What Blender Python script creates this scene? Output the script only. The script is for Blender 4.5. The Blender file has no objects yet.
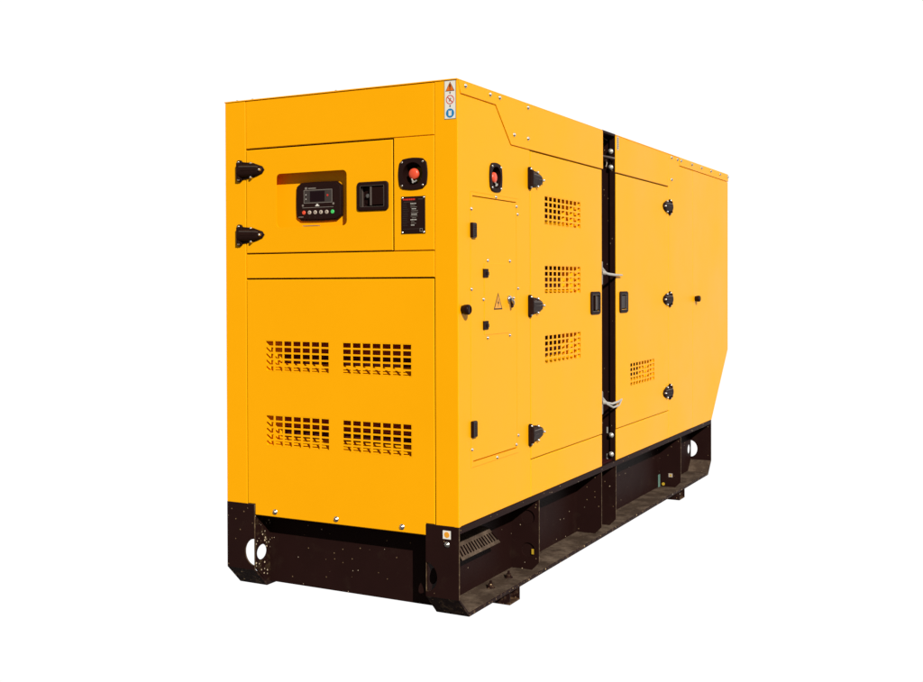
import bpy, math, random
from mathutils import Vector, Matrix, Euler
from mathutils.geometry import tessellate_polygon
random.seed(4)
R = math.radians
ZB = 0.466                       # height of the canopy's lower edge above the ground
S = bpy.context.scene

# ------------------------------------------------------------------ camera
cd = bpy.data.cameras.new('camera'); cam = bpy.data.objects.new('camera', cd)
S.collection.objects.link(cam); S.camera = cam
cam.location = (2.12771, -4.1417, 1.0297 + ZB)
cam.rotation_euler = Euler((1.56063, 0.00357, 0.49718), 'XYZ')
cd.sensor_fit = 'HORIZONTAL'; cd.sensor_width = 36
cd.lens = 36 * 1102.73 / 923
cd.shift_x = (461.5 - 433.036) / 923
cd.shift_y = -(341 - 295.816) / 923
cd.clip_start = 0.05; cd.clip_end = 500
S.render.resolution_x = 1024; S.render.resolution_y = 757

# ------------------------------------------------------------------ world: white backdrop behind, dim surroundings in front
w = bpy.data.worlds.new('World'); S.world = w; w.use_nodes = True
nt = w.node_tree; nt.nodes.clear()
wo = nt.nodes.new('ShaderNodeOutputWorld'); bg = nt.nodes.new('ShaderNodeBackground')
tc = nt.nodes.new('ShaderNodeTexCoord'); dp = nt.nodes.new('ShaderNodeVectorMath'); dp.operation = 'DOT_PRODUCT'
fa = 0.497 - 0.05
dp.inputs[1].default_value = (-math.sin(fa), math.cos(fa), 0)
rp = nt.nodes.new('ShaderNodeValToRGB')
rp.color_ramp.elements[0].position = 0.10; rp.color_ramp.elements[0].color = (0.16, 0.15, 0.14, 1)
rp.color_ramp.elements[1].position = 0.30; rp.color_ramp.elements[1].color = (1.02, 1.02, 1.02, 1)
nt.links.new(tc.outputs['Generated'], dp.inputs[0]); nt.links.new(dp.outputs['Value'], rp.inputs['Fac'])
sz = nt.nodes.new('ShaderNodeSeparateXYZ'); el = nt.nodes.new('ShaderNodeMapRange'); el.interpolation_type = 'SMOOTHSTEP'
el.inputs[1].default_value = -0.72; el.inputs[2].default_value = -0.50      # unseen dim zone added low down to cut light from below
mx = nt.nodes.new('ShaderNodeMix'); mx.data_type = 'RGBA'; mx.inputs[6].default_value = (0.14, 0.13, 0.12, 1)
nt.links.new(tc.outputs['Generated'], sz.inputs[0]); nt.links.new(sz.outputs['Z'], el.inputs[0])
nt.links.new(el.outputs[0], mx.inputs[0]); nt.links.new(rp.outputs['Color'], mx.inputs[7])
nt.links.new(mx.outputs[2], bg.inputs['Color']); bg.inputs['Strength'].default_value = 1.0
nt.links.new(bg.outputs[0], wo.inputs[0])

# ------------------------------------------------------------------ sun
sd = bpy.data.lights.new('sun', 'SUN'); sun = bpy.data.objects.new('sun', sd); S.collection.objects.link(sun)
sd.energy = 4.75; sd.angle = R(0.6); sd.color = (1.0, 0.97, 0.90)
sun.location = (4, -4, 5)
sun.rotation_euler = Vector((-1.10, 1.0, -0.90)).to_track_quat('-Z', 'Y').to_euler()
S.view_settings.view_transform = 'Standard'; S.view_settings.look = 'None'
S.view_settings.exposure = 0; S.view_settings.gamma = 1
S.render.engine = 'CYCLES'

# ------------------------------------------------------------------ materials
def mat(name, col, rough=0.5, metal=0.0, spec=0.5, coat=0.0, specks=None, bump=0.0, bscale=60, vary=0.0, vscale=3.0, rvar=0.0, dust=None):
    m = bpy.data.materials.new(name); m.use_nodes = True
    n = m.node_tree.nodes; l = m.node_tree.links
    b = n['Principled BSDF']
    b.inputs['Base Color'].default_value = (*col, 1); b.inputs['Roughness'].default_value = rough
    b.inputs['Metallic'].default_value = metal; b.inputs['Specular IOR Level'].default_value = spec
    b.inputs['Coat Weight'].default_value = coat; b.inputs['Coat Roughness'].default_value = 0.15
    g = n.new('ShaderNodeNewGeometry'); pos = g.outputs['Position']
    cur = None
    def mixc(fac, a, bcol):
        x = n.new('ShaderNodeMix'); x.data_type = 'RGBA'
        l.new(fac, x.inputs[0])
        if isinstance(a, tuple): x.inputs[6].default_value = (*a, 1)
        else: l.new(a, x.inputs[6])
        x.inputs[7].default_value = (*bcol, 1)
        return x.outputs[2]
    if vary or rvar:
        t = n.new('ShaderNodeTexNoise'); t.inputs['Scale'].default_value = vscale; t.inputs['Detail'].default_value = 6
        t.inputs['Roughness'].default_value = 0.6; l.new(pos, t.inputs['Vector'])
        if vary:
            cur = mixc(t.outputs['Fac'], tuple(c * (1 - vary) for c in col), tuple(min(1, c * (1 + vary)) for c in col))
        if rvar:
            mr = n.new('ShaderNodeMapRange'); mr.inputs[1].default_value = 0.3; mr.inputs[2].default_value = 0.7
            mr.inputs[3].default_value = rough - rvar; mr.inputs[4].default_value = rough + rvar
            l.new(t.outputs['Fac'], mr.inputs[0]); l.new(mr.outputs[0], b.inputs['Roughness'])
    if dust:
        t2 = n.new('ShaderNodeTexNoise'); t2.inputs['Scale'].default_value = dust[2]; t2.inputs['Detail'].default_value = 8
        t2.inputs['Roughness'].default_value = 0.7; l.new(pos, t2.inputs['Vector'])
        mr = n.new('ShaderNodeMapRange'); mr.inputs[1].default_value = dust[3]; mr.inputs[2].default_value = dust[4]
        mr.inputs[4].default_value = dust[1]
        l.new(t2.outputs['Fac'], mr.inputs[0])
        cur = mixc(mr.outputs[0], cur if cur else col, dust[0])
    for sp in (specks or []):       # paint spatter and stone chips: (colour, scale, size, density)
        sc, scale, size, dens = sp
        v = n.new('ShaderNodeTexVoronoi'); v.inputs['Scale'].default_value = scale; l.new(pos, v.inputs['Vector'])
        lt = n.new('ShaderNodeMath'); lt.operation = 'LESS_THAN'; lt.inputs[1].default_value = size; l.new(v.outputs['Distance'], lt.inputs[0])
        sx = n.new('ShaderNodeSeparateColor'); l.new(v.outputs['Color'], sx.inputs[0])
        l2 = n.new('ShaderNodeMath'); l2.operation = 'LESS_THAN'; l2.inputs[1].default_value = dens; l.new(sx.outputs[0], l2.inputs[0])
        mm = n.new('ShaderNodeMath'); mm.operation = 'MULTIPLY'; l.new(lt.outputs[0], mm.inputs[0]); l.new(l2.outputs[0], mm.inputs[1])
        cur = mixc(mm.outputs[0], cur if cur else col, sc)
    if cur: l.new(cur, b.inputs['Base Color'])
    if bump:
        t3 = n.new('ShaderNodeTexNoise'); t3.inputs['Scale'].default_value = bscale; t3.inputs['Detail'].default_value = 3; l.new(pos, t3.inputs['Vector'])
        bm_ = n.new('ShaderNodeBump'); bm_.inputs['Strength'].default_value = bump; bm_.inputs['Distance'].default_value = 0.01
        l.new(t3.outputs['Fac'], bm_.inputs['Height']); l.new(bm_.outputs[0], b.inputs['Normal'])
    return m
M = {}
M['yellow'] = mat('yellow_paint', (0.98, 0.415, 0.0015), 0.42, spec=0.09, vary=0.05, vscale=1.5, rvar=0.07, bump=0.05, bscale=4)
M['black'] = mat('black_plastic', (0.016, 0.006, 0.005), 0.30, spec=0.10, rvar=0.08, vscale=30)
M['hinge'] = mat('black_hinge_casting', (0.018, 0.008, 0.0065), 0.38, spec=0.035, vary=0.3, vscale=60)
M['matte'] = mat('matte_black_plastic', (0.017, 0.006, 0.005), 0.6, spec=0.10)
M['steel'] = mat('black_painted_steel', (0.0165, 0.0058, 0.0050), 0.6, spec=0.06, vary=0.25, vscale=5,
                 specks=[((0.50, 0.38, 0.26), 19, 0.058, 0.26), ((0.20, 0.13, 0.07), 42, 0.13, 0.22), ((0.55, 0.45, 0.33), 36, 0.072, 0.16)],
                 dust=((0.035, 0.022, 0.014), 0.5, 9, 0.55, 0.85))
M['splash'] = mat('spattered_black_steel', (0.0165, 0.0058, 0.0050), 0.6, spec=0.06, vary=0.25, vscale=5,
                 specks=[((0.62, 0.50, 0.34), 36, 0.17, 0.26), ((0.55, 0.45, 0.32), 60, 0.2, 0.25), ((0.30, 0.2, 0.1), 90, 0.22, 0.2)],
                 dust=((0.07, 0.045, 0.022), 0.8, 30, 0.52, 0.68))
M['edgedust'] = mat('dusty_plate_edge', (0.075, 0.045, 0.025), 0.7, spec=0.1, vary=0.6, vscale=30,
                 dust=((0.20, 0.14, 0.08), 0.9, 40, 0.5, 0.62))
M['duct'] = mat('painted_duct_shade', (0.055, 0.011, 0.009), 0.8, spec=0.05)  # deep shade at the back of the ducts, put into the colour
M['dirty'] = mat('spattered_steel', (0.017, 0.0065, 0.0055), 0.6, spec=0.06, vary=0.3, vscale=8,
                 specks=[((0.50, 0.36, 0.20), 34, 0.16, 0.38), ((0.28, 0.18, 0.09), 80, 0.2, 0.16), ((0.6, 0.55, 0.45), 24, 0.1, 0.2)],
                 dust=((0.12, 0.072, 0.042), 0.75, 30, 0.52, 0.66))
M['dusty'] = mat('dust_covered_steel', (0.062, 0.041, 0.029), 0.8, spec=0.05, vary=0.5, vscale=14,
                 dust=((0.22, 0.160, 0.115), 0.8, 9, 0.45, 0.75), specks=[((0.30, 0.22, 0.14), 60, 0.12, 0.12)])
M['rust'] = mat('rust_brown_steel', (0.05, 0.022, 0.01), 0.8, spec=0.2, vary=0.5, vscale=25,
                dust=((0.25, 0.15, 0.07), 0.9, 30, 0.45, 0.7))
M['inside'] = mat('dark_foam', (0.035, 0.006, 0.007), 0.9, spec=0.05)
M['liner'] = mat('shaded_yellow_liner', (0.30, 0.055, 0.008), 0.7, spec=0.2, vary=0.3, vscale=9)  # yellow duct sheet in shade, the shadow tone put into the colour
M['chrome'] = mat('zinc_plated_steel', (0.62, 0.60, 0.56), 0.28, metal=1.0, vary=0.15, vscale=60)
M['zinc'] = mat('bright_zinc', (0.50, 0.48, 0.44), 0.4, metal=0.4, vary=0.2, vscale=50)
M['red'] = mat('red_plastic', (0.80, 0.085, 0.035), 0.35, spec=0.5)
M['orange'] = mat('orange_print', (0.75, 0.16, 0.01), 0.5)
M['triangle'] = mat('amber_print', (0.80, 0.34, 0.02), 0.5)
M['edge'] = mat('painted_highlight_grey', (0.085, 0.065, 0.055), 0.4)  # paler grey that paints highlights on hinge arms and latch rims
M['redprint'] = mat('red_print', (0.62, 0.03, 0.02), 0.5)
M['blue'] = mat('blue_print', (0.01, 0.21, 0.50), 0.5)
M['white'] = mat('white_vinyl', (0.80, 0.77, 0.70), 0.45)
M['grey'] = mat('grey_print', (0.22, 0.19, 0.165), 0.5)
M['dim'] = mat('faint_grey_print', (0.045, 0.034, 0.030), 0.5)
M['green'] = mat('green_plastic', (0.06, 0.62, 0.14), 0.4)
M['cream'] = mat('cream_plastic', (0.48, 0.40, 0.33), 0.4)
M['lcd'] = mat('screen_glass', (0.012, 0.005, 0.007), 0.2, spec=0.15)
M['tagyellow'] = mat('yellow_tag_and_glint', (0.50, 0.32, 0.02), 0.5)  # tags and plug, also the painted glint in the stop bowls
M['teal'] = mat('pale_teal_tape', (0.13, 0.24, 0.20), 0.5, vary=0.4, vscale=60)
M['hose'] = mat('grey_hose', (0.10, 0.075, 0.065), 0.5)
M['rubber'] = mat('black_rubber', (0.014, 0.009, 0.008), 0.5, spec=0.3, bump=0.3, bscale=120)
M['ink'] = mat('black_print', (0.012, 0.008, 0.007), 0.5, spec=0.2)

# ------------------------------------------------------------------ mesh helpers
def FR(u, v, w):    return Vector((u, -w, v + ZB))           # front face: u = x, v = z, w = outwards
def SD(u, v, w):    return Vector((w, u, v + ZB))            # long right-hand face: u = y
def LF(u, v, w):    return Vector((-1.24 - w, -u, v + ZB))   # hidden long face
def BK(u, v, w):    return Vector((-u, w, v + ZB))           # planes facing +y (w = y)
def TP(u, v, w):    return Vector((u, v, w + ZB))            # horizontal sheets: u = x, v = y, w = z

def area(p): return sum(p[i][0] * p[(i + 1) % len(p)][1] - p[(i + 1) % len(p)][0] * p[i][1] for i in range(len(p))) / 2
def inset(p, d):
    s = 1 if area(p) > 0 else -1; n = len(p); out = []
    for i in range(n):
        a, b, c = Vector(p[i - 1]), Vector(p[i]), Vector(p[(i + 1) % n])
        e1 = (b - a).normalized(); e2 = (c - b).normalized()
        n1 = Vector((-e1.y, e1.x)) * s; n2 = Vector((-e2.y, e2.x)) * s
        k = 1 + n1.dot(n2)
        out.append(tuple(b + (n1 + n2) * (d / max(k, 0.2))))
    return out
def rect(u0, u1, v0, v1): return [(u0, v0), (u1, v0), (u1, v1), (u0, v1)]
def rr(u0, u1, v0, v1, r, n=5):
    o = []
    for cx, cy, a in ((u1 - r, v0 + r, -90), (u1 - r, v1 - r, 0), (u0 + r, v1 - r, 90), (u0 + r, v0 + r, 180)):
        for k in range(n + 1):
            t = R(a + 90 * k / n); o.append((cx + r * math.cos(t), cy + r * math.sin(t)))
    return o
def ell(cu, cv, ru, rv=None, n=28, a0=0, a1=360):
    rv = rv or ru
    m = n if a1 - a0 >= 360 else n + 1
    return [(cu + ru * math.cos(R(a0 + (a1 - a0) * k / n)), cv + rv * math.sin(R(a0 + (a1 - a0) * k / n))) for k in range(m)]

class MB:
    def __init__(s): s.v = []; s.f = []; s.m = []; s.s = []; s.mats = []
    def mi(s, m):
        if m not in s.mats: s.mats.append(m)
        return s.mats.index(m)
    def add(s, vs, fs, m, smooth=False):
        o = len(s.v); s.v += [Vector(x) for x in vs]; k = s.mi(m)
        for f in fs: s.f.append([o + i for i in f]); s.m.append(k); s.s.append(smooth)
        return s
    def box(s, T, u0, u1, v0, v1, w0, w1, m, c=0.0):
        return s.plate(T, rect(u0, u1, v0, v1), w0, w1, m, c=c)
    def plate(s, T, outer, w0, w1, m, holes=(), c=0.0, hm=None, sm=None):
        if area(outer) < 0: outer = outer[::-1]
        holes = [h if area(h) > 0 else h[::-1] for h in holes]
        top = inset(outer, c) if c else outer
        loops = [top] + holes
        vs3 = [[Vector((a, b, 0)) for a, b in lp] for lp in loops]
        tris = tessellate_polygon(vs3)
        flat = [p for lp in loops for p in lp]
        s.add([T(a, b, w1) for a, b in flat], [t if s._ccw(flat, t) else t[::-1] for t in tris], m)
        flatb = [p for lp in ([outer] + holes) for p in lp]
        s.add([T(a, b, w0) for a, b in flatb], [t[::-1] if s._ccw(flatb, t) else t for t in tris], m)
        n = len(outer)
        ring = [T(a, b, w0) for a, b in outer] + [T(a, b, w1 - c) for a, b in outer]
        s.add(ring, [(i, (i + 1) % n, n + (i + 1) % n, n + i) for i in range(n)], sm or m)
        if c:
            ring = [T(a, b, w1 - c) for a, b in outer] + [T(a, b, w1) for a, b in top]
            s.add(ring, [(i, (i + 1) % n, n + (i + 1) % n, n + i) for i in range(n)], m)
        for h in holes:
            n = len(h); ring = [T(a, b, w0) for a, b in h] + [T(a, b, w1) for a, b in h]
            s.add(ring, [(i, n + i, n + (i + 1) % n, (i + 1) % n) for i in range(n)], hm or m)
        return s
    def _ccw(s, p, t): return area([p[i] for i in t]) > 0
    def lathe(s, T, cu, cv, prof, m, seg=24, sq=0.0, cap=True):
        vs = []; fs = []
        for r, w in prof:
            for k in range(seg):
                t = 2 * math.pi * k / seg
                vs.append(T(cu + r * math.cos(t), cv + r * math.sin(t), w))
        for j in range(len(prof) - 1):
            for k in range(seg):
                a = j * seg + k; b = j * seg + (k + 1) % seg
                fs.append((a, b, b + seg, a + seg))
        s.add(vs, fs, m, True)
        if cap: s.add(vs[-seg:], [tuple(range(seg))], m)
        return s
    def tube(s, pts, r, m, seg=8):
        pts = [Vector(p) for p in pts]; vs = []; fs = []
        for i, p in enumerate(pts):
            d = (pts[min(i + 1, len(pts) - 1)] - pts[max(i - 1, 0)]).normalized()
            a = d.cross(Vector((0, 0, 1)))
            if a.length < 0.05: a = d.cross(Vector((1, 0, 0)))
            a.normalize(); b = d.cross(a)
            rad = r[i] if isinstance(r, (list, tuple)) else r
            for k in range(seg):
                t = 2 * math.pi * k / seg; vs.append(p + (a * math.cos(t) + b * math.sin(t)) * rad)
        for i in range(len(pts) - 1):
            for k in range(seg):
                fs.append((i * seg + k, i * seg + (k + 1) % seg, (i + 1) * seg + (k + 1) % seg, (i + 1) * seg + k))
        s.add(vs, fs, m, True); s.add(vs[:seg], [tuple(range(seg))[::-1]], m); s.add(vs[-seg:], [tuple(range(seg))], m)
        return s
    def build(s, name, parent=None, label=None):
        me = bpy.data.meshes.new(name)
        lo = Vector([min(v[i] for v in s.v) for i in range(3)]); hi = Vector([max(v[i] for v in s.v) for i in range(3)])
        c = (lo + hi) / 2
        me.from_pydata([v - c for v in s.v], [], s.f)
        for m in s.mats: me.materials.append(M[m])
        for p, k, sm in zip(me.polygons, s.m, s.s): p.material_index = k; p.use_smooth = sm
        me.update()
        o = bpy.data.objects.new(name, me); S.collection.objects.link(o)
        wp = Vector((0, 0, 0)); q = parent
        while q: wp += q.location; q = q.parent
        o.location = c - wp; o.parent = parent
        if label: o['label'] = label
        return o

G = bpy.data.objects.new('generator', None); S.collection.objects.link(G)
G.location = (-0.62, 2.2, 0.06); G.empty_display_size = 0.3
G['label'] = 'large yellow canopied generator on a black spattered steel skid'; G['category'] = 'generator'

def screw(T, u, v, w, parent, r=0.0065, name='screw', m='chrome'):
    b = MB(); b.lathe(T, u, v, [(r * 1.35, w), (r * 1.35, w + r * .25), (r, w + r * .3), (r * .85, w + r * .8), (r * .45, w + r * 1.05)], m, 12)
    return b.build(name, parent)

# ------------------------------------------------------------------ large structure: canopy panels
TH = 0.02; CH = 0.003
Hh = 1.9
def panel(T, name, outer, holes=(), w=0.0, parent=G, c=CH, th=TH, m='yellow'):
    return MB().plate(T, outer, w - th, w, m, holes=holes, c=c).build(name, parent)

# front face vents (u0,u1,v0,v1)
FV = [(-1.006, -.657, .632, .770), (-.580, -.229, .634, .770), (-1.006, -.657, .285, .423), (-.580, -.229, .286, .423)]
SV = [(.946, 1.436, 1.329, 1.467), (.946, 1.436, .985, 1.121), (.946, 1.436, .636, .773)]
SV4 = (2.274, 2.750, .416, .549)
def grille(T, v, cols, rows, fw, fh, w, parent):
    u0, u1, v0, v1 = v; g = 0.0003
    pu = (u1 - u0) / (cols - 1 + fw); pv = (v1 - v0) / (rows - 1 + fh)
    m = .004
    hs = [rect(u0 + i * pu, u0 + i * pu + fw * pu, v0 + j * pv, v0 + j * pv + fh * pv) for i in range(cols) for j in range(rows)]
    b = MB(); b.plate(T, rect(u0 - m + g, u1 + m - g, v0 - m + g, v1 + m - g), w - .0025, w, 'yellow', holes=hs)
    return b.build('vent_grille', parent)
def hole(v): return rect(v[0] - .004, v[1] + .004, v[2] - .004, v[3] + .004)

# roof and hidden sides
roof = MB().box(TP, -1.243, -.0005, -.0025, 1.790, Hh - .0045, Hh + .0005, 'yellow', c=.002).build('roof_panel', G)
MB().box(TP, -1.243, -.0005, 2.0115, 4.711, Hh - .0045, Hh + .0005, 'yellow', c=.002).build('roof_panel', G)
b = MB(); b.box(TP, -1.238, -.002, 1.793, 2.011, Hh - .012, Hh + .001, 'steel')
b.build('roof_strip', G)
MB().plate(LF, [(-.0205, 0), (-.0205, Hh - .005), (-1.79, Hh - .005), (-1.79, 0)], -.022, -.002, 'yellow', c=.003).build('side_wall', G)
MB().plate(LF, [(-2.01, 0), (-2.01, Hh - .005), (-4.71, Hh - .005), (-4.705, .505), (-4.195, 0)], -.022, -.002, 'yellow', c=.003).build('side_wall', G)
# rear wall (vertical then sloping in)
b = MB(); b.box(BK, .02, 1.22, .506, Hh - .005, 4.69, 4.708, 'yellow')
b.add([(-.02, 4.703, .505 + ZB), (-1.22, 4.703, .505 + ZB), (-1.22, 4.193, .001 + ZB), (-.02, 4.193, .001 + ZB),
       (-.02, 4.68, .505 + ZB), (-1.22, 4.68, .505 + ZB), (-1.22, 4.17, .001 + ZB), (-.02, 4.17, .001 + ZB)],
      [(0, 1, 2, 3), (4, 7, 6, 5), (3, 2, 6, 7)], 'yellow')
b.build('rear_wall', G)
# dark inner core and black channel between the two modules
b = MB(); b.box(TP, -1.10, -.14, .14, 1.76, .01, Hh - .02, 'inside'); b.box(TP, -1.10, -.14, 2.04, 4.1, .01, Hh - .02, 'inside')
b.box(TP, -1.215, -.025, .025, 4.15, -.004, .006, 'inside')
b.build('inner_core', G)
b = MB(); b.box(TP, -1.238, -.003, 2.0095, 2.0155, 0.0, Hh - .013, 'steel'); b.box(TP, -1.238, -.02, 1.768, 1.786, 0, Hh - .013, 'steel')
b.box(TP, -.26, -.25, 1.786, 2.0095, 0.001, Hh - .014, 'steel'); b.box(TP, -1.2, -1.19, 1.786, 2.0095, .001, Hh - .014, 'steel')
b.box(TP, -.030, -.026, 1.996, 2.0095, .02, Hh - .02, 'steel')
chan = b.build('joint_channel', G)

# ---- front face
ZT = Hh - .006
panel(FR, 'corner_post', rect(-1.24, -1.121, 0, ZT), c=.0015)
panel(FR, 'corner_post', rect(-.1105, -.0002, 0, ZT), c=.002)
panel(FR, 'header_panel', rect(-1.119, -.1125, 1.6695, ZT), w=-.0012)
panel(FR, 'cross_panel', rect(-1.119, -.1125, 1.0615, 1.174), w=-.0012)
REC = (-.943, -.556, 1.296, 1.544)
LAT = (-.500, -.338, 1.356, 1.484)
cdoor = panel(FR, 'control_door', rect(-1.117, -.3182, 1.1795, 1.6630), holes=[rr(*REC, .022), rect(LAT[0] + .02, LAT[1] - .02, LAT[2] + .018, LAT[3] - .018)], w=0.0, th=.004)
ES = (-.216, 1.508)
epanel = panel(FR, 'switch_panel', rect(-.3135, -.1125, 1.1775, 1.6675), holes=[ell(ES[0], ES[1], .050)], w=-.001)
lower = panel(FR, 'lower_panel', [(-1.117, .002), (-1.0745, .002), (-1.0745, -.0485), (-.1595, -.0485), (-.1595, .002), (-.1145, .002), (-.1145, 1.0555), (-1.117, 1.0555)],
              holes=[hole(v) for v in FV], w=0.0, th=.0035)
for v in FV: grille(FR, v, 7, 5, .80, .715, -.0004, lower)
for u in (-.958, -.619, -.277): screw(FR, u, -.024, 0, lower, .0095)
# ducts behind the front vents: one per pair, sloping sill, back's shade painted in two dark tones
for (a, c_) in ((FV[0], FV[1]), (FV[2], FV[3])):
    u0, u1, v0, v1 = a[0] - .005, c_[1] + .02, a[2] - .006, a[3] + .006
    d = .095; b = MB()
    P = [FR(u0, v0, -.004), FR(u1, v0, -.004), FR(u1, v1, -.004), FR(u0, v1, -.004),
         FR(u0 + .025, v0 + .037, -d), FR(u1, v0 + .037, -d), FR(u1, v1, -d), FR(u0 + .025, v1, -d)]
    b.add(P, [(0, 1, 5, 4), (0, 4, 7, 3)], 'yellow')
    b.add(P, [(3, 7, 6, 2), (1, 2, 6, 5)], 'liner')  # ceiling and right wall carry the painted shade tone
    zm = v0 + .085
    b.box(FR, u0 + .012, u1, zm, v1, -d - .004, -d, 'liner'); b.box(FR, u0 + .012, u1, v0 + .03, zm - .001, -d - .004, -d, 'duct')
    b.build('air_duct', G)

# ---- long side, first module
RP = [(.003, ZT), (.030, 1.841), (.376, 1.841), (.543, 1.679), (1.790, 1.679), (1.790, ZT)]
rsp = panel(SD, 'roof_side_panel', RP, w=.0025, th=.018, c=.0015)
SES = (.372, 1.512)
AP = (.118, .621, .235, 1.432)
side = panel(SD, 'side_panel', [(.0005, 0), (.7635, 0), (.7635, 1.6765), (.5415, 1.6765), (.375, 1.8385), (.029, 1.8385), (.0015, ZT - .003)],
             holes=[ell(SES[0], SES[1], .050), rect(*AP)], w=0, c=.003)
fr = panel(SD, 'access_frame', rect(AP[0] + .0008, AP[1] - .0008, AP[2] + .0008, AP[3] - .0008), holes=[rect(.137, .600, .259, 1.416)], w=.0012, parent=G, c=.001)
acc = panel(SD, 'access_panel', rect(.1375, .5995, .2635, 1.4115), w=.0006, c=.0012)
panel(SD, 'sub_panel', rect(.252, .522, .806, 1.124), w=.0022, th=.002, parent=acc, c=.0006)
d1 = panel(SD, 'engine_door', rect(.7665, 1.772, .1835, 1.6725), holes=[hole(v) for v in SV] + [rect(1.605, 1.712, .880, .968)], w=.001, c=.0025, th=.0035)
panel(SD, 'sill_panel', rect(.7665, 1.772, 0, .1785), w=0)
for v in SV: grille(SD, v, 9, 5, .73, .70, .0004, d1)
for v, g in [(x, d1) for x in SV] + [(SV4, None)]:
    u0, u1, v0, v1 = v[0] - .006, v[1] + .006, v[2] - .006, v[3] + .006
    d = .075; b = MB(); rise = .034
    P = [SD(u0, v0, -.004), SD(u1, v0, -.004), SD(u1, v1, -.004), SD(u0, v1, -.004),
         SD(u0, v0 + rise, -d), SD(u1 - .085, v0 + rise, -d), SD(u1 - .085, v1, -d), SD(u0, v1, -d)]
    b.add(P, [(0, 1, 5, 4), (1, 2, 6, 5)], 'yellow')
    b.add(P, [(3, 7, 6, 2), (0, 4, 7, 3)], 'liner')  # faces turned from the sun get the shaded tone as colour
    b.box(SD, u0, u1, v0 + rise, v1, -d - .006, -d - .002, 'duct')  # dark plate painting the depth of shade behind the grille
    b.build('air_duct', G)

# ---- long side, second module
top2 = panel(SD, 'upper_panel', rect(2.0115, 3.0705, 1.6795, ZT), w=.001)
d2 = panel(SD, 'rear_engine_door', rect(2.0135, 3.0665, .1855, 1.6725), holes=[hole(SV4), rect(2.092, 2.190, .880, .968)], w=.001, c=.0025, th=.0035)
grille(SD, SV4, 9, 5, .70, .68, .0004, d2)
panel(SD, 'sill_panel', rect(2.0115, 3.0705, 0, .1805))
rear = panel(SD, 'rear_side_panel', [(3.0715, 0), (3.6665, 0), (3.6665, 1.838), (3.333, 1.838), (3.333, ZT), (3.0715, ZT)], w=0)
rear2 = panel(SD, 'tail_panel', [(3.6685, 0), (4.193, 0), (4.703, .505), (4.708, 1.838), (3.6685, 1.838)], w=0, c=.002)
lid = panel(SD, 'roof_lid', rect(3.335, 4.712, 1.8415, ZT + .002), w=.0025, c=.0015)

# ------------------------------------------------------------------ black steel skid
RZ = .31
def rail(xi, xo, wm):
    """xi = web plane, xo = outer edge of flanges"""
    lo, hi = min(xi, xo), max(xi, xo)
    wall = (xi, xi + .007) if xo > xi else (xi - .007, xi)
    b = MB()
    f = lambda u, v, w: Vector((w, u, v + ZB))
    # web with two lifting holes
    b.plate(f, [(.009, -.002), (4.176, -.002), (4.176, -.300), (4.09, -.386), (.095, -.386), (.009, -.300)], wall[0], wall[1], wm,
            holes=[ell(.060, -.236, .040, .036), ell(4.125, -.225, .040, .036)])
    web = b.build('skid_rail', G)
    b = MB(); b.box(TP, lo, hi, .0085, 4.1765, -.030, -.0015, 'steel', c=.003); b.build('top_flange', web)
    b = MB(); b.box(TP, lo, hi, .0955, 4.0895, -.4035, -.3865, 'dirty', c=.002)
    b.box(TP, lo + .0005, hi - .004, .0985, 4.0865, -.3865, -.3845, 'dusty')
    b.build('bottom_flange', web)
    # end plates, bent back at the foot like a ski
    for y0, s_, nm in ((0, 1, 'front_plate'), (4.185, -1, 'end_plate')):
        b = MB()
        inner = 'steel' if s_ > 0 else 'steel'
        T = (lambda u, v, w: Vector((u, y0 + s_ * (-w), v + ZB)))
        cz = -.2265
        out = rect(lo, hi, -RZ, .0)
        dh = ell(xi, cz, .055, .063, 18, -90, 90) if xo > xi else ell(xi, cz, .055, .063, 18, 90, 270)
        e = .0006 if xo > xi else -.0006
        dh = [(p[0] + (.009 if xo > xi else -.009), p[1]) for p in dh] if False else dh
        # D-shaped notch: keep a hairline of plate beside the web
        dh = [(p[0] + e, p[1]) for p in dh]
        b.plate(T, out, -.0085, 0, 'steel' if s_ > 0 else 'steel', holes=[dh], c=0, sm='edgedust', hm='edgedust')
        y1 = y0 + s_ * .096
        P = [(lo, y0, -RZ), (hi, y0, -RZ), (hi, y1, -.4035), (lo, y1, -.4035), (lo, y0 + s_ * .0085, -RZ + .001), (hi, y0 + s_ * .0085, -RZ + .001), (hi, y1, -.3865), (lo, y1, -.3865)]
        b.add([(x, y, z + ZB) for x, y, z in P], [(0, 1, 2, 3), (0, 3, 7, 4), (1, 5, 6, 2)], 'dirty')
        b.add([(x, y, z + ZB) for x, y, z in P], [(4, 7, 6, 5)], 'dusty')
        b.build(nm, web)
    # gussets
    for gy in (.878, 1.778, 2.022, 3.378):
        b = MB()
        T = lambda u, v, w: Vector((u, gy + w, v + ZB))
        e = (xo - xi) * .97
        pts = [(xi + (.007 if xo > xi else -.007), -.0305), (xi + e, -.0305), (xi + e, -.345), (xi + e * .75, -.384), (xi + (.007 if xo > xi else -.007), -.384)]
        hs = [ell(xi + e * .62, -.124, .036, .036, 20), ell(xi + e * .62, -.287, .036, .036, 20)] if gy < 1 else []
        b.plate(T, pts, -.004, .004, 'steel', holes=hs, sm='edgedust')
        if gy < 1:   # plugs set a little back in the holes
            for zz in (-.124, -.287): b.lathe(T, xi + e * .62, zz, [(.0358, .0035), (.033, .0035)], 'matte', 20)
        b.build('gusset', web)
    return web
webR = rail(-.160, 0, 'steel')
webL = rail(-1.08, -1.24, 'splash')
b = MB(); b.box(FR, -1.0795, -.1605, -.388, -.003, -.134, -.122, 'steel'); beam = b.build('cross_beam', G)
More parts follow.
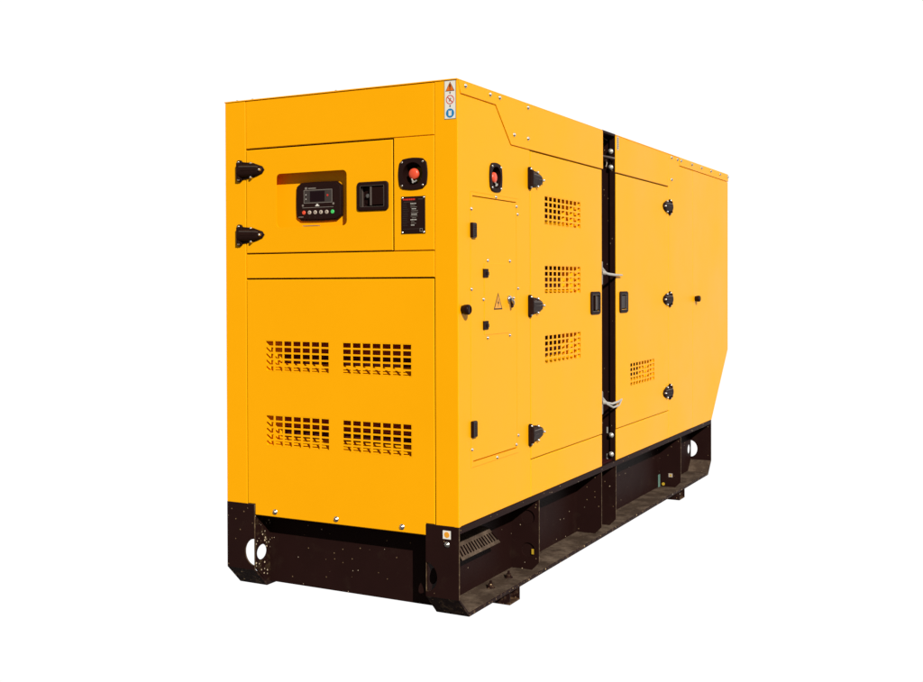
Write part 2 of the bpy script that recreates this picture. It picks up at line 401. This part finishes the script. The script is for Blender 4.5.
b = MB(); b.box(BK, .1605, 1.0795, -.388, -.003, 4.04, 4.05, 'steel'); b.build('cross_beam', G)
b = MB()
for k in range(1): b.lathe(FR, -.565, -.075, [(.006, -.122), (.004, -.118)], 'rust', 6)
b.build('weld_stain', beam)
# slotted hood on the web
b = MB(); y0, y1 = .17, .565; zt, zb = -.118, -.186
def hood(u, v, w): return Vector((w, u, v + ZB))
n = 14
Pt = -.112; Pb = -.070
def slope(u, t, out=0):  # t 0 top .. 1 bottom
    return Vector((Pt + (Pb - Pt) * t + out, u, zt + (zb - zt) * t + ZB + out * .5))
b.add([Vector((-.154, y0, zt + .012 + ZB)), Vector((-.154, y1 - .04, zt + .012 + ZB)), slope(y0, 0), slope(y1 - .035, 0)], [(0, 1, 3, 2)], 'dusty')
def strip(ua, ub, ta, tb, m, o=0, sh=.0):
    k = lambda u, t: u + (t - .0) * .035 * ((u - y0) / (y1 - y0))
    b.add([slope(k(ua, ta) - .035 * (ua - y0) / (y1 - y0), ta, o), slope(k(ub, ta) - .035 * (ub - y0) / (y1 - y0), ta, o),
           slope(k(ub, tb) - .035 * (ub - y0) / (y1 - y0), tb, o), slope(k(ua, tb) - .035 * (ua - y0) / (y1 - y0), tb, o)], [(0, 1, 2, 3)], m)
strip(y0, y1, 0, .25, 'dusty'); strip(y0, y1, .80, 1, 'dusty')
pu = (y1 - y0) / n
for k in range(n):
    strip(y0 + k * pu, y0 + k * pu + pu * .52, .25, .80, 'dusty')
strip(y0, y1, .25, .80, 'inside', -.010)
b.add([Vector((-.153, y0, zb - .006 + ZB)), Vector((-.153, y1, zb - .006 + ZB)), slope(y0, 1), slope(y1, 1), Vector((-.153, y1 - .035, zt + ZB)), slope(y1 - .035, 0)],
      [(0, 1, 3, 2), (1, 4, 5, 3)], 'steel')
b.build('louvre_hood', webR)
# nuts on the bottom flange
for yy in (.49, .69):
    b = MB(); b.lathe(TP, -.085, yy, [(.022, -.3845), (.022, -.381), (.014, -.3805), (.013, -.366), (.006, -.365)], 'dirty', 6)
    b.lathe(TP, -.085, yy, [(.007, -.366), (.006, -.352)], 'steel', 8); b.build('flange_bolt', webR)
# small tags on the second half of the skid
b = MB(); b.box(SD, 3.325, 3.362, -.384, -.298, -.150, -.147, 'teal'); b.build('tape_strip', webR, 'pale teal tape hanging on the black rail')
b = MB(); b.box(lambda u, v, w: Vector((u, 3.378 - w, v + ZB)), -.090, -.062, -.316, -.290, .0045, .0055, 'cream')
b.box(lambda u, v, w: Vector((u, 3.378 - w, v + ZB)), -.082, -.070, -.310, -.297, .0056, .0062, 'tagyellow')
b.build('tag', webR)
b = MB(); b.lathe(lambda u, v, w: Vector((u, 3.378 - w, v + ZB)), -.127, -.367, [(.011, .0045), (.011, .008)], 'tagyellow', 10); b.build('plug', webR)
b = MB(); b.box(lambda u, v, w: Vector((u, .878 - w, v + ZB)), -.044, -.032, -.306, -.280, .0045, .006, 'tagyellow'); b.build('tag', webR, 'small yellow tag inside the gusset hole')
# inspection sticker and bolt on the right front plate
b = MB(); b.box(FR, -.076, -.038, -.054, -.018, 0.0005, .0015, 'white'); b.lathe(FR, -.057, -.036, [(.013, .0015), (.012, .0022)], 'triangle', 20)
b.build('round_sticker', webR)
screw(FR, -.0555, -.0775, 0, webR, .0095, 'bolt')

# ------------------------------------------------------------------ hardware
def hinge(T, u, v, s, L, hh, plate_h, parent, name='hinge', out=.030, tp=.26, blunt=.62):
    """u,v = plate centre; arm runs to s*L"""
    b = MB()
    pw = .015
    b.plate(T, rr(u - pw, u + pw, v - plate_h / 2, v + plate_h / 2, .012, 4), .0005, .012, 'hinge', c=.003)
    # domed arm
    n, k = 16, 11; vs = []
    for i in range(n + 1):
        t = i / n
        h = hh * .82 * (1 - tp * t) * math.sqrt(max(0, 1 - max(0, (t - blunt) / (1 - blunt)) ** 2)) + .0005
        o = out * (1 - .55 * t) * (max(0.05, 1 - max(0, (t - .75) / .25) ** 2.2))
        for j in range(k):
            a = math.pi * j / (k - 1)
            ca = math.cos(a); sa = math.sin(a) ** .55
            vs.append(T(u + s * (pw * .2 + (L - pw * .2) * t), v + h * ca, .001 + o * sa))
    fs = [(i * k + j, i * k + j + 1, (i + 1) * k + j + 1, (i + 1) * k + j) for i in range(n) for j in range(k - 1)]
    b.add(vs, fs, 'hinge', True)
    b.add(vs[:k], [tuple(range(k))], 'hinge')
    b.tube([vs[i * k + 3] for i in range(1, n - 2)], .0022, 'edge', 6)  # highlight along the arm, painted as a paler stripe
    b.tube([vs[i * k + 5] for i in range(2, n - 3)], .0014, 'black', 6)
    # lower flange of the leaf
    b.plate(T, [(u + s * pw, v - hh * 1.1), (u + s * pw, v + hh * 1.1), (u + s * L * .55, v + hh * .92), (u + s * L * .93, v + hh * .45), (u + s * L * 1.02, v), (u + s * L * .93, v - hh * .45), (u + s * L * .55, v - hh * .92)], .0005, .006, 'hinge', c=.002)
    # ribs and pin barrel
    b.lathe(lambda p, q, w: T(u + p, w, .014 + q), 0, 0, [(.011, v - plate_h * .36), (.011, v + plate_h * .36)], 'hinge', 12)
    for (du, dv, w0) in ((0, plate_h * .40, .012), (0, -plate_h * .40, .012)):
        b.lathe(T, u + du, v + dv, [(.0065, w0), (.0055, w0 + .004), (.003, w0 + .005)], 'chrome', 10)
    for (t, dv) in ((.50, .86), (.50, -.86)):
        b.lathe(T, u + s * L * t, v + hh * dv, [(.0068, .004), (.0064, .015), (.004, .0175)], 'chrome', 10)
    b.lathe(T, u + s * L * .88, v, [(.0065, .008), (.006, .021), (.003, .023)], 'chrome', 10)
    return b.build(name, parent)
hinge(FR, -1.152, 1.5675, 1, .140, .038, .102, cdoor)
hinge(FR, -1.153, 1.2650, 1, .140, .036, .102, cdoor)
for z in (1.541, .925, .302): hinge(SD, .750, z, 1, .165, .040, .108, d1, out=.024, tp=.1, blunt=.5)
for z in (1.541, .927, .309): hinge(SD, 3.088, z, -1, .150, .040, .106, d2, out=.030, tp=.1, blunt=.5)

def latch(T, q, w, parent, name, flip=False, deep=.018, keyhole=True, split=.42):
    """recessed paddle latch in the rectangle q"""
    u0, u1, v0, v1 = q; b = MB(); W_, H_ = u1 - u0, v1 - v0
    X = lambda a: (u1 - a * W_) if flip else (u0 + a * W_)
    mu, mv = .13, .145
    iu0, iu1 = min(X(mu), X(1 - mu)), max(X(mu), X(1 - mu)); iv0, iv1 = v0 + mv * H_, v1 - mv * H_
    b.plate(T, rr(u0, u1, v0, v1, .016), w + .0005, w + .009, 'matte', holes=[rect(iu0, iu1, iv0, iv1)], c=.004)
    # dish
    b.box(T, iu0 - .002, iu1 + .002, iv0 - .002, iv1 + .002, w - deep - .002, w - deep, 'matte')
    for (a, c_, d_, e_) in ((iu0 - .002, iu0, iv0, iv1), (iu1, iu1 + .002, iv0, iv1), (iu0, iu1, iv0 - .002, iv0), (iu0, iu1, iv1, iv1 + .002)):
        b.box(T, a, c_, d_, e_, w - deep, w + .0100, 'edge', c=.0006)  # paler rim paints the highlight on the dish edges
    # paddle
    a, c_ = sorted((X(split), X(1 - mu - .03)))
    b.plate(T, rr(a, c_, iv0 + .006, iv1 - .006, .005), w - .012, w + .006, 'black', c=.002)
    a, c_ = sorted((X(split), X(split + .055)))
    b.box(T, a, c_, iv0 + .004, iv1 - .004, w + .006, w + .010, 'edge', c=.0015)  # painted highlight line on the paddle edge
    if keyhole:
        cu = X(.31); cv = (v0 + v1) / 2 + .003
        b.plate(T, rr(cu - .018, cu + .018, cv - .036, cv + .036, .008), w - deep, w - deep + .004, 'black', c=.001)
        b.lathe(T, cu, cv, [(.010, w - deep), (.010, w - .004), (.006, w - .003)], 'chrome', 14)
    return b.build(name, parent)
latch(FR, LAT, 0, cdoor, 'latch', split=.43)
latch(SD, (1.585, 1.732, .862, .988), .001, d1, 'door_handle', keyhole=False, split=.45)
latch(SD, (2.068, 2.214, .860, .986), .001, d2, 'door_handle', keyhole=False, split=.22, flip=True)

def estop(T, c, hw, hh, w, parent):
    cu, cv = c; b = MB()
    # housing plate with bowed sides
    pts = []
    for (a0, b0, a1, b1, nx, ny) in ((-1, -1, 1, -1, 0, -1), (1, -1, 1, 1, 1, 0), (1, 1, -1, 1, 0, 1), (-1, 1, -1, -1, -1, 0)):
        for k in range(1, 9):
            t = k / 9; bow = math.sin(math.pi * t) * .008
            pts.append((cu + (a0 + (a1 - a0) * t) * hw * .93 + nx * bow, cv + (b0 + (b1 - b0) * t) * hh * .93 + ny * bow))
    b.plate(T, pts, w + .0005, w + .007, 'matte', holes=[ell(cu, cv, .0495, n=32)], c=.003)
    b.lathe(T, cu, cv, [(.0495, w + .007), (.0475, w - .010), (.044, w - .040), (.036, w - .052), (.0, w - .054)], 'black', 32, cap=False)
    for i in (-1, 1):
        for j in (-1, 1):
            b.lathe(T, cu + i * hw * .74, cv + j * hh * .76, [(.0055, w + .007), (.005, w + .010), (.003, w + .011)], 'chrome', 10)
    h = b.build('emergency_stop', parent)
    b = MB(); b.lathe(T, cu, cv, [(.034, w - .050), (.031, w - .045), (.012, w - .044), (.012, w - .018)], 'tagyellow', 20)  # stem; its broad base disc paints a yellow glint in the bowl
    b.lathe(T, cu, cv, [(.014, w - .020), (.0235, w - .016), (.025, w - .008), (.0235, w - .002), (.018, w + .002), (.008, w + .0035), (0.0005, w + .0038)], 'red', 24)
    b.build('stop_button', h)
    b = MB(); 
    P = lambda u, v, ww: T(cu + u, cv + v, w + ww)
    b.tube([P(-.006, -.022, .002), P(.000, -.031, .004), (P(.010, -.036, .003)), P(.018, -.028, .001)], .0035, 'zinc')
    b.tube([P(.000, -.040, .003), P(.000, -.030, .004)], .004, 'zinc')
    b.build('guard_clip', h)
    return h
estop(FR, ES, .069, .066, -.001, epanel)
estop(SD, SES, .062, .063, 0, side)

# control recess and controller
b = MB(); u0, u1, v0, v1 = REC; D = .050
lp = rect(u0 - .07, u1 + .020, v0 - .03, v1 + .03); n = len(lp)
b.add([FR(a, c_, -.0045) for a, c_ in lp] + [FR(a, c_, -D) for a, c_ in lp], [(i, (i + 1) % n, n + (i + 1) % n, n + i) for i in range(n)], 'yellow')
b.add([FR(a, c_, -D) for a, c_ in lp], [tuple(range(n))], 'yellow')
rec = b.build('control_recess', G)
WF = -.034
b = MB(); a0, a1, c0, c1 = -.855, -.609, 1.3265, 1.4990
pts = []
for (p, q, r_, s_, nx, ny) in ((a0, c0, a1, c0, 0, -1), (a1, c0, a1, c1, 1, 0), (a1, c1, a0, c1, 0, 1), (a0, c1, a0, c0, -1, 0)):
    for k in range(1, 10):
        t = k / 10; bow = math.sin(math.pi * t) * .003
        pts.append((p + (r_ - p) * t + nx * bow, q + (s_ - q) * t + ny * bow))
b.plate(FR, pts, -D + .001, WF - .004, 'black', c=.002)
b.plate(FR, inset(pts, .006), WF - .004, WF, 'matte', c=.002)
ctrl = b.build('controller', G)
b = MB(); wz = WF + .0006
b.plate(FR, rect(-.812, -.656, 1.405, 1.465), WF + .0001, wz, 'dim', holes=[rect(-.810, -.658, 1.4075, 1.4625)])
for (q, m) in ((rect(-.812, -.656, 1.463, 1.4655), 'grey'), (rect(-.812, -.656, 1.4045, 1.4065), 'grey'), (rect(-.812, -.8097, 1.407, 1.463), 'grey'), (rect(-.6585, -.656, 1.407, 1.463), 'grey')):
    b.plate(FR, q, wz, wz + .0005, m)
b.plate(FR, rect(-.809, -.659, 1.4075, 1.462), WF + .0002, wz - .0001, 'dim')
b.plate(FR, rect(-.777, -.697, 1.411, 1.459), wz, wz + .001, 'lcd')
b.build('screen', ctrl)
b = MB()
for (q, m) in ((rect(-.806, -.794, 1.468, 1.478), 'grey'), (rect(-.788, -.745, 1.470, 1.475), 'grey'), (rect(-.820, -.650, 1.3835, 1.3855), 'grey'),
               (rect(-.748, -.727, 1.390, 1.394), 'white'), (rect(-.743, -.733, 1.394, 1.400), 'white'), (rect(-.842, -.815, 1.341, 1.3445), 'grey')):
    b.plate(FR, q, WF + .0001, wz, m)
for (x, z, m, r) in ((-.800, 1.444, 'white', .0022), (-.800, 1.424, 'white', .0022), (-.681, 1.438, 'redprint', .005)):
    b.lathe(FR, x, z, [(r, wz), (r, wz + .0006)], m, 10)
for x, z in ((-.818, 1.395), (-.650, 1.399)): b.lathe(FR, x, z, [(.0055, WF), (.005, WF + .001)], 'grey', 14)
for k in (1, 2, 3): b.lathe(FR, -.812 + .0315 * k, 1.341, [(.0015, WF), (.0015, WF + .0006)], 'dim', 8)
b.build('printed_markings', ctrl)
for k, m in enumerate(('red', 'cream', 'cream', 'cream', 'cream', 'green')):
    b = MB(); x = -.812 + .0315 * k; z = 1.362
    b.lathe(FR, x, z, [(.0095, WF), (.0095, WF + .002), (.0075, WF + .003)], m, 18)
    if m == 'cream':
        b.box(FR, x - .0018, x + .0018, z - .0035, z + .0035, WF + .003, WF + .0034, 'dim')
    b.build('button', ctrl, {'red': 'red stop button', 'green': 'green start button'}.get(m))
b = MB(); b.box(FR, -.80, -.72, 1.2985, 1.3015, -.030, -.006, 'grey'); b.build('sill_clip', cdoor)

# nameplate with lines of small print
b = MB(); u0, u1, v0, v1 = -.2745, -.1565, 1.250, 1.411
b.plate(FR, rect(u0, u1, v0, v1), -.0005, .0018, 'matte', c=.0006)
npz = .0018
b.box(FR, u0 + .010, u0 + .016, v1 - .016, v1 - .009, npz, npz + .0005, 'redprint')
x = u0 + .019
for k in range(7):
    ww = random.choice((.005, .006, .007)); b.box(FR, x, x + ww, v1 - .0165, v1 - .0095, npz, npz + .0005, 'redprint'); x += ww + .0016
b.box(FR, u1 - .033, u1 - .010, v1 - .015, v1 - .011, npz, npz + .0005, 'dim')
b.box(FR, u0 + .012, u0 + .058, v1 - .025, v1 - .0225, npz, npz + .0005, 'dim')
for k in range(13):
    z = v1 - .032 - k * .0078
    b.box(FR, u0 + .008, u0 + .008 + random.uniform(.018, .034), z, z + .0014, npz, npz + .0004, 'dim')
    x = u0 + .050 + random.uniform(-.004, .006); e = x + random.choice((.012, .02, .028, .034))
    while x < e:
        ww = random.uniform(.0025, .006); b.box(FR, x, x + ww, z, z + .0026, npz, npz + .0005, 'grey' if k % 3 else 'white'); x += ww + .0016
b.box(FR, u0 + .008, u1 - .03, v0 + .020, v0 + .0212, npz, npz + .0004, 'dim')
b.plate(FR, rect(u1 - .026, u1 - .012, v0 + .008, v0 + .022), npz, npz + .0004, 'grey', holes=[rect(u1 - .024, u1 - .014, v0 + .010, v0 + .020)])
nplate = b.build('nameplate', epanel)
for x in (u0 + .006, u1 - .006):
    for z in (v0 + .006, v1 - .006): screw(FR, x, z, npz, nplate, .004, 'rivet')

# safety label on the corner post
b = MB(); u0, u1, v0, v1 = -.0615, -.0065, 1.730, 1.893
b.plate(FR, rect(u0, u1, v0, v1), .0003, .0012, 'grey'); b.plate(FR, rect(u0 + .002, u1 - .002, v0 + .002, v1 - .002), .0012, .0016, 'white')
cx = (u0 + u1) / 2; t0 = .0016
b.plate(FR, [(cx - .0215, 1.848), (cx + .0215, 1.848), (cx, 1.888)], t0, t0 + .0004, 'ink')
b.plate(FR, [(cx - .0185, 1.8500), (cx + .0185, 1.8500), (cx, 1.8842)], t0 + .0004, t0 + .0008, 'orange')
b.plate(FR, [(cx - .0022, 1.862), (cx + .0022, 1.862), (cx + .0032, 1.877), (cx - .0032, 1.877)], t0 + .0008, t0 + .0012, 'ink')
b.lathe(FR, cx, 1.8565, [(.0025, t0 + .0008), (.0025, t0 + .0012)], 'ink', 10)
for z in (1.842, 1.7855):
    b.box(FR, cx - .0015, cx + .0015, z, z + .004, t0, t0 + .0004, 'ink'); b.plate(FR, [(cx - .0045, z), (cx + .0045, z), (cx, z - .006)], t0, t0 + .0004, 'ink')
b.plate(FR, ell(cx, 1.812, .0195), t0, t0 + .0004, 'redprint', holes=[ell(cx, 1.812, .0160)])
q = .7071; r0 = .0165; hw = .0018
b.plate(FR, [(cx - q * r0 - q * hw, 1.812 + q * r0 - q * hw), (cx + q * r0 - q * hw, 1.812 - q * r0 - q * hw), (cx + q * r0 + q * hw, 1.812 - q * r0 + q * hw), (cx - q * r0 + q * hw, 1.812 + q * r0 + q * hw)], t0 + .0004, t0 + .0008, 'redprint')
b.plate(FR, [(cx - .007, 1.805), (cx - .001, 1.804), (cx + .006, 1.817), (cx + .002, 1.821)], t0, t0 + .0003, 'grey')
b.plate(FR, ell(cx, 1.755, .0195), t0, t0 + .0004, 'blue')
b.plate(FR, [(cx - .007, 1.745), (cx - .0005, 1.743), (cx - .0005, 1.764), (cx - .007, 1.767)], t0 + .0004, t0 + .0008, 'white')
b.plate(FR, [(cx + .007, 1.745), (cx + .0005, 1.743), (cx + .0005, 1.764), (cx + .007, 1.767)], t0 + .0004, t0 + .0008, 'white')
b.build('safety_label', G, 'white label with orange warning triangle, red ban ring and blue disc')

# warning triangle on access panel
b = MB(); cx, z0, z1 = .393, .916, .992; t0 = .0022
b.plate(SD, [(cx - .046, z0), (cx + .046, z0), (cx, z1)], t0, t0 + .0006, 'ink')
b.plate(SD, inset([(cx - .046, z0), (cx + .046, z0), (cx, z1)], .0055), t0 + .0006, t0 + .001, 'triangle')
b.plate(SD, [(cx + .004, .966), (cx - .010, .943), (cx + .001, .945), (cx - .004, .926), (cx + .011, .950), (cx, .948)], t0 + .001, t0 + .0014, 'ink')
b.build('electric_hazard_label', acc)
# key lock
b = MB(); b.lathe(SD, .508, .962, [(.017, .0006), (.017, .010), (.013, .014), (.006, .015)], 'chrome', 18)
b.plate(lambda u, v, w: SD(.508 + u, .955 + v, w), [(-.008, .008), (.006, .012), (.022, -.030), (.006, -.034)], .012, .020, 'black', c=.002)
b.tube([SD(.508, .962, .015), SD(.512, .950, .024), SD(.522, .936, .022)], [.006, .007, .004], 'chrome')
b.build('key_lock', acc)
for (u, v) in ((.288, 1.137), (.523, 1.138), (.125, 1.009), (.615, 1.011), (.243, .964), (.564, .966), (.285, .792), (.521, .794), (.126, .315), (.615, .318), (.592, .277), (.381, .246),
               (.375, 1.424), (.125, 1.357), (.600, 1.395), (.612, 1.359)):
    screw(SD, u, v, .0012, acc, .0058)
def small_hinge(u, v, ww, hh):
    b = MB(); b.plate(SD, rr(u - ww, u + ww, v - hh, v + hh, .006, 3), .0008, .014, 'black', c=.004)
    for k in range(6): b.box(SD, u - ww * .1, u + ww * .7, v - hh * .75 + k * hh * .26, v - hh * .75 + k * hh * .26 + .004, .014, .0155, 'matte')
    b.build('small_hinge', acc)
small_hinge(.137, 1.265, .022, .033); small_hinge(.138, .402, .022, .036)
for z in (1.080, .849):
    b = MB(); b.plate(SD, rect(.238, .284, z - .019, z + .019), .0008, .008, 'matte', c=.002)
    b.box(SD, .262, .280, z - .010, z + .006, .008, .013, 'black', c=.001); b.build('catch', acc)
# round rubber stops
def stop(u, v, parent):
    b = MB(); b.lathe(SD, u, v, [(.018, .0), (.018, .008), (.0215, .010), (.0225, .026), (.0215, .033), (.017, .037), (.016, .034), (.001, .034)], 'black', 20)
    return b.build('rubber_stop', parent)
stop(.040, .923, side); stop(3.735, .922, rear)
# screws of the roof side panels
for (u, v) in ((.070, 1.878), (.315, 1.878), (.415, 1.878), (.737, 1.878), (.574, 1.729), (.736, 1.730)): screw(SD, u, v, .0025, rsp, .0075)
for (u, v) in ((3.146, 1.878), (3.286, 1.878)): screw(SD, u, v, .0, rear, .0085)
screw(SD, 3.146, 1.730, 0, rear, .0085)
for u in (3.365, 3.641, 3.902, 4.171, 4.447, 4.695): screw(SD, u, 1.877, .0025, lid, .0085)
for x in (-1.19, -.63, -1.10): screw(lambda u, v, w: TP(u, v, w), x, .03, Hh + .0005, roof, .008)
# bolts, cable and draw latches in the joint
T2 = lambda u, v, w: Vector((u, 2.0095 - w, v + ZB))
for z in (1.801, 1.708, .148, .037): screw(T2, -.024, z, .0145, chan, .0115, 'bolt', 'zinc')
for z in (.175, .018): 
    b = MB(); b.box(T2, -.056, -.048, z - .018, z + .018, 0, .004, 'zinc'); b.build('bracket', chan)
b = MB(); b.tube([T2(-.20, 1.80, .05), T2(-.10, 1.785, .03), T2(-.06, 1.772, .03), T2(-.03, 1.765, .035), T2(.002, 1.757, .02)], .0075, 'hose'); 
b.tube([T2(-.052, 1.755, .02), T2(-.048, 1.735, .012), T2(-.056, 1.715, .008)], .004, 'cream'); b.build('cable_and_glint', chan)
b = MB(); b.tube([T2(-.085, 1.885, .02), T2(-.062, 1.879, .02), T2(-.045, 1.866, .012)], .003, 'grey'); b.build('cable_and_glint', chan)  # grey arc modelled in place of a light reflection
def lever(z, drop):
    b = MB(); yb = 1.806
    P = lambda x, y, zz: Vector((x, y, zz + ZB))
    b.plate(lambda u, v, w: Vector((u, 1.786 + w, v + ZB)), rr(-.016, .000, z - .066, z + .066, .006, 3), 0, .004, 'zinc', c=.001)
    b.tube([P(-.006, 1.787, z + .030), P(.004, 1.802, z + .012), P(.006, 1.806, z)], .007, 'zinc')
    b.tube([P(-.006, 1.787, z + .002), P(.008, 1.810, z)], .012, 'zinc')
    if drop:
        b.tube([P(.006, 1.812, z), P(.014, 1.90, z - .016), P(.018, 2.00, z - .012), P(.018, 2.065, z - .002)], [.007, .0075, .0065, .003], 'zinc')
        b.tube([P(.006, 1.812, z - .004), P(.020, 1.90, z - .036), P(.022, 2.00, z - .034), P(.018, 2.065, z - .004)], [.006, .0065, .0055, .003], 'zinc')
    else:
        b.tube([P(.006, 1.812, z), P(.010, 1.86, z - .006), P(.016, 1.95, z - .010), P(.018, 2.075, z - .010)], [.007, .0085, .0075, .004], 'zinc')
    for dz in (-.05, .05): b.lathe(lambda u, v, w: Vector((u, 1.790 + w, v + ZB)), -.008, z + dz, [(.006, 0), (.005, .005)], 'chrome', 10)
    b.build('draw_latch', chan)
lever(1.092, False); lever(.358, True)
# small sticker strip on second module
b = MB(); b.plate(SD, rr(2.030, 2.064, 1.812, 1.892, .010, 3), .0012, .002, 'cream')
for k in range(6): b.box(SD, 2.036 + random.uniform(0, .006), 2.052 + random.uniform(0, .008), 1.822 + k * .011, 1.8275 + k * .011, .002, .0024, 'ink')
b.build('sticker', top2)

# ------------------------------------------------------------------ blocks the skid stands on
def block(y0, y1, lbl):
    b = MB(); z1 = -.4035; z0 = -.4655
    T = lambda u, v, w: Vector((u, w, v + ZB))
    # open steel channel lying across under the rail
    b.box(TP, -.30, -.004, y0, y0 + .007, z0, z1 - .0005, 'dirty'); b.box(TP, -.30, -.004, y1 - .007, y1, z0, z1 - .0005, 'dirty')
    b.box(TP, -.30, -.004, y0 + .007, y1 - .007, z0, z0 + .007, 'rust'); b.box(TP, -.30, -.292, y0 + .007, y1 - .007, z0 + .007, z1 - .001, 'steel')
    o = b.build('support_block'); o['label'] = lbl; o['category'] = 'support'; o['group'] = 'steel support blocks under the skid'
block(.525, .640, 'rusty steel channel block under the skid near the slotted vent hood')
block(3.34, 3.47, 'small dark steel block under the far end of the skid')
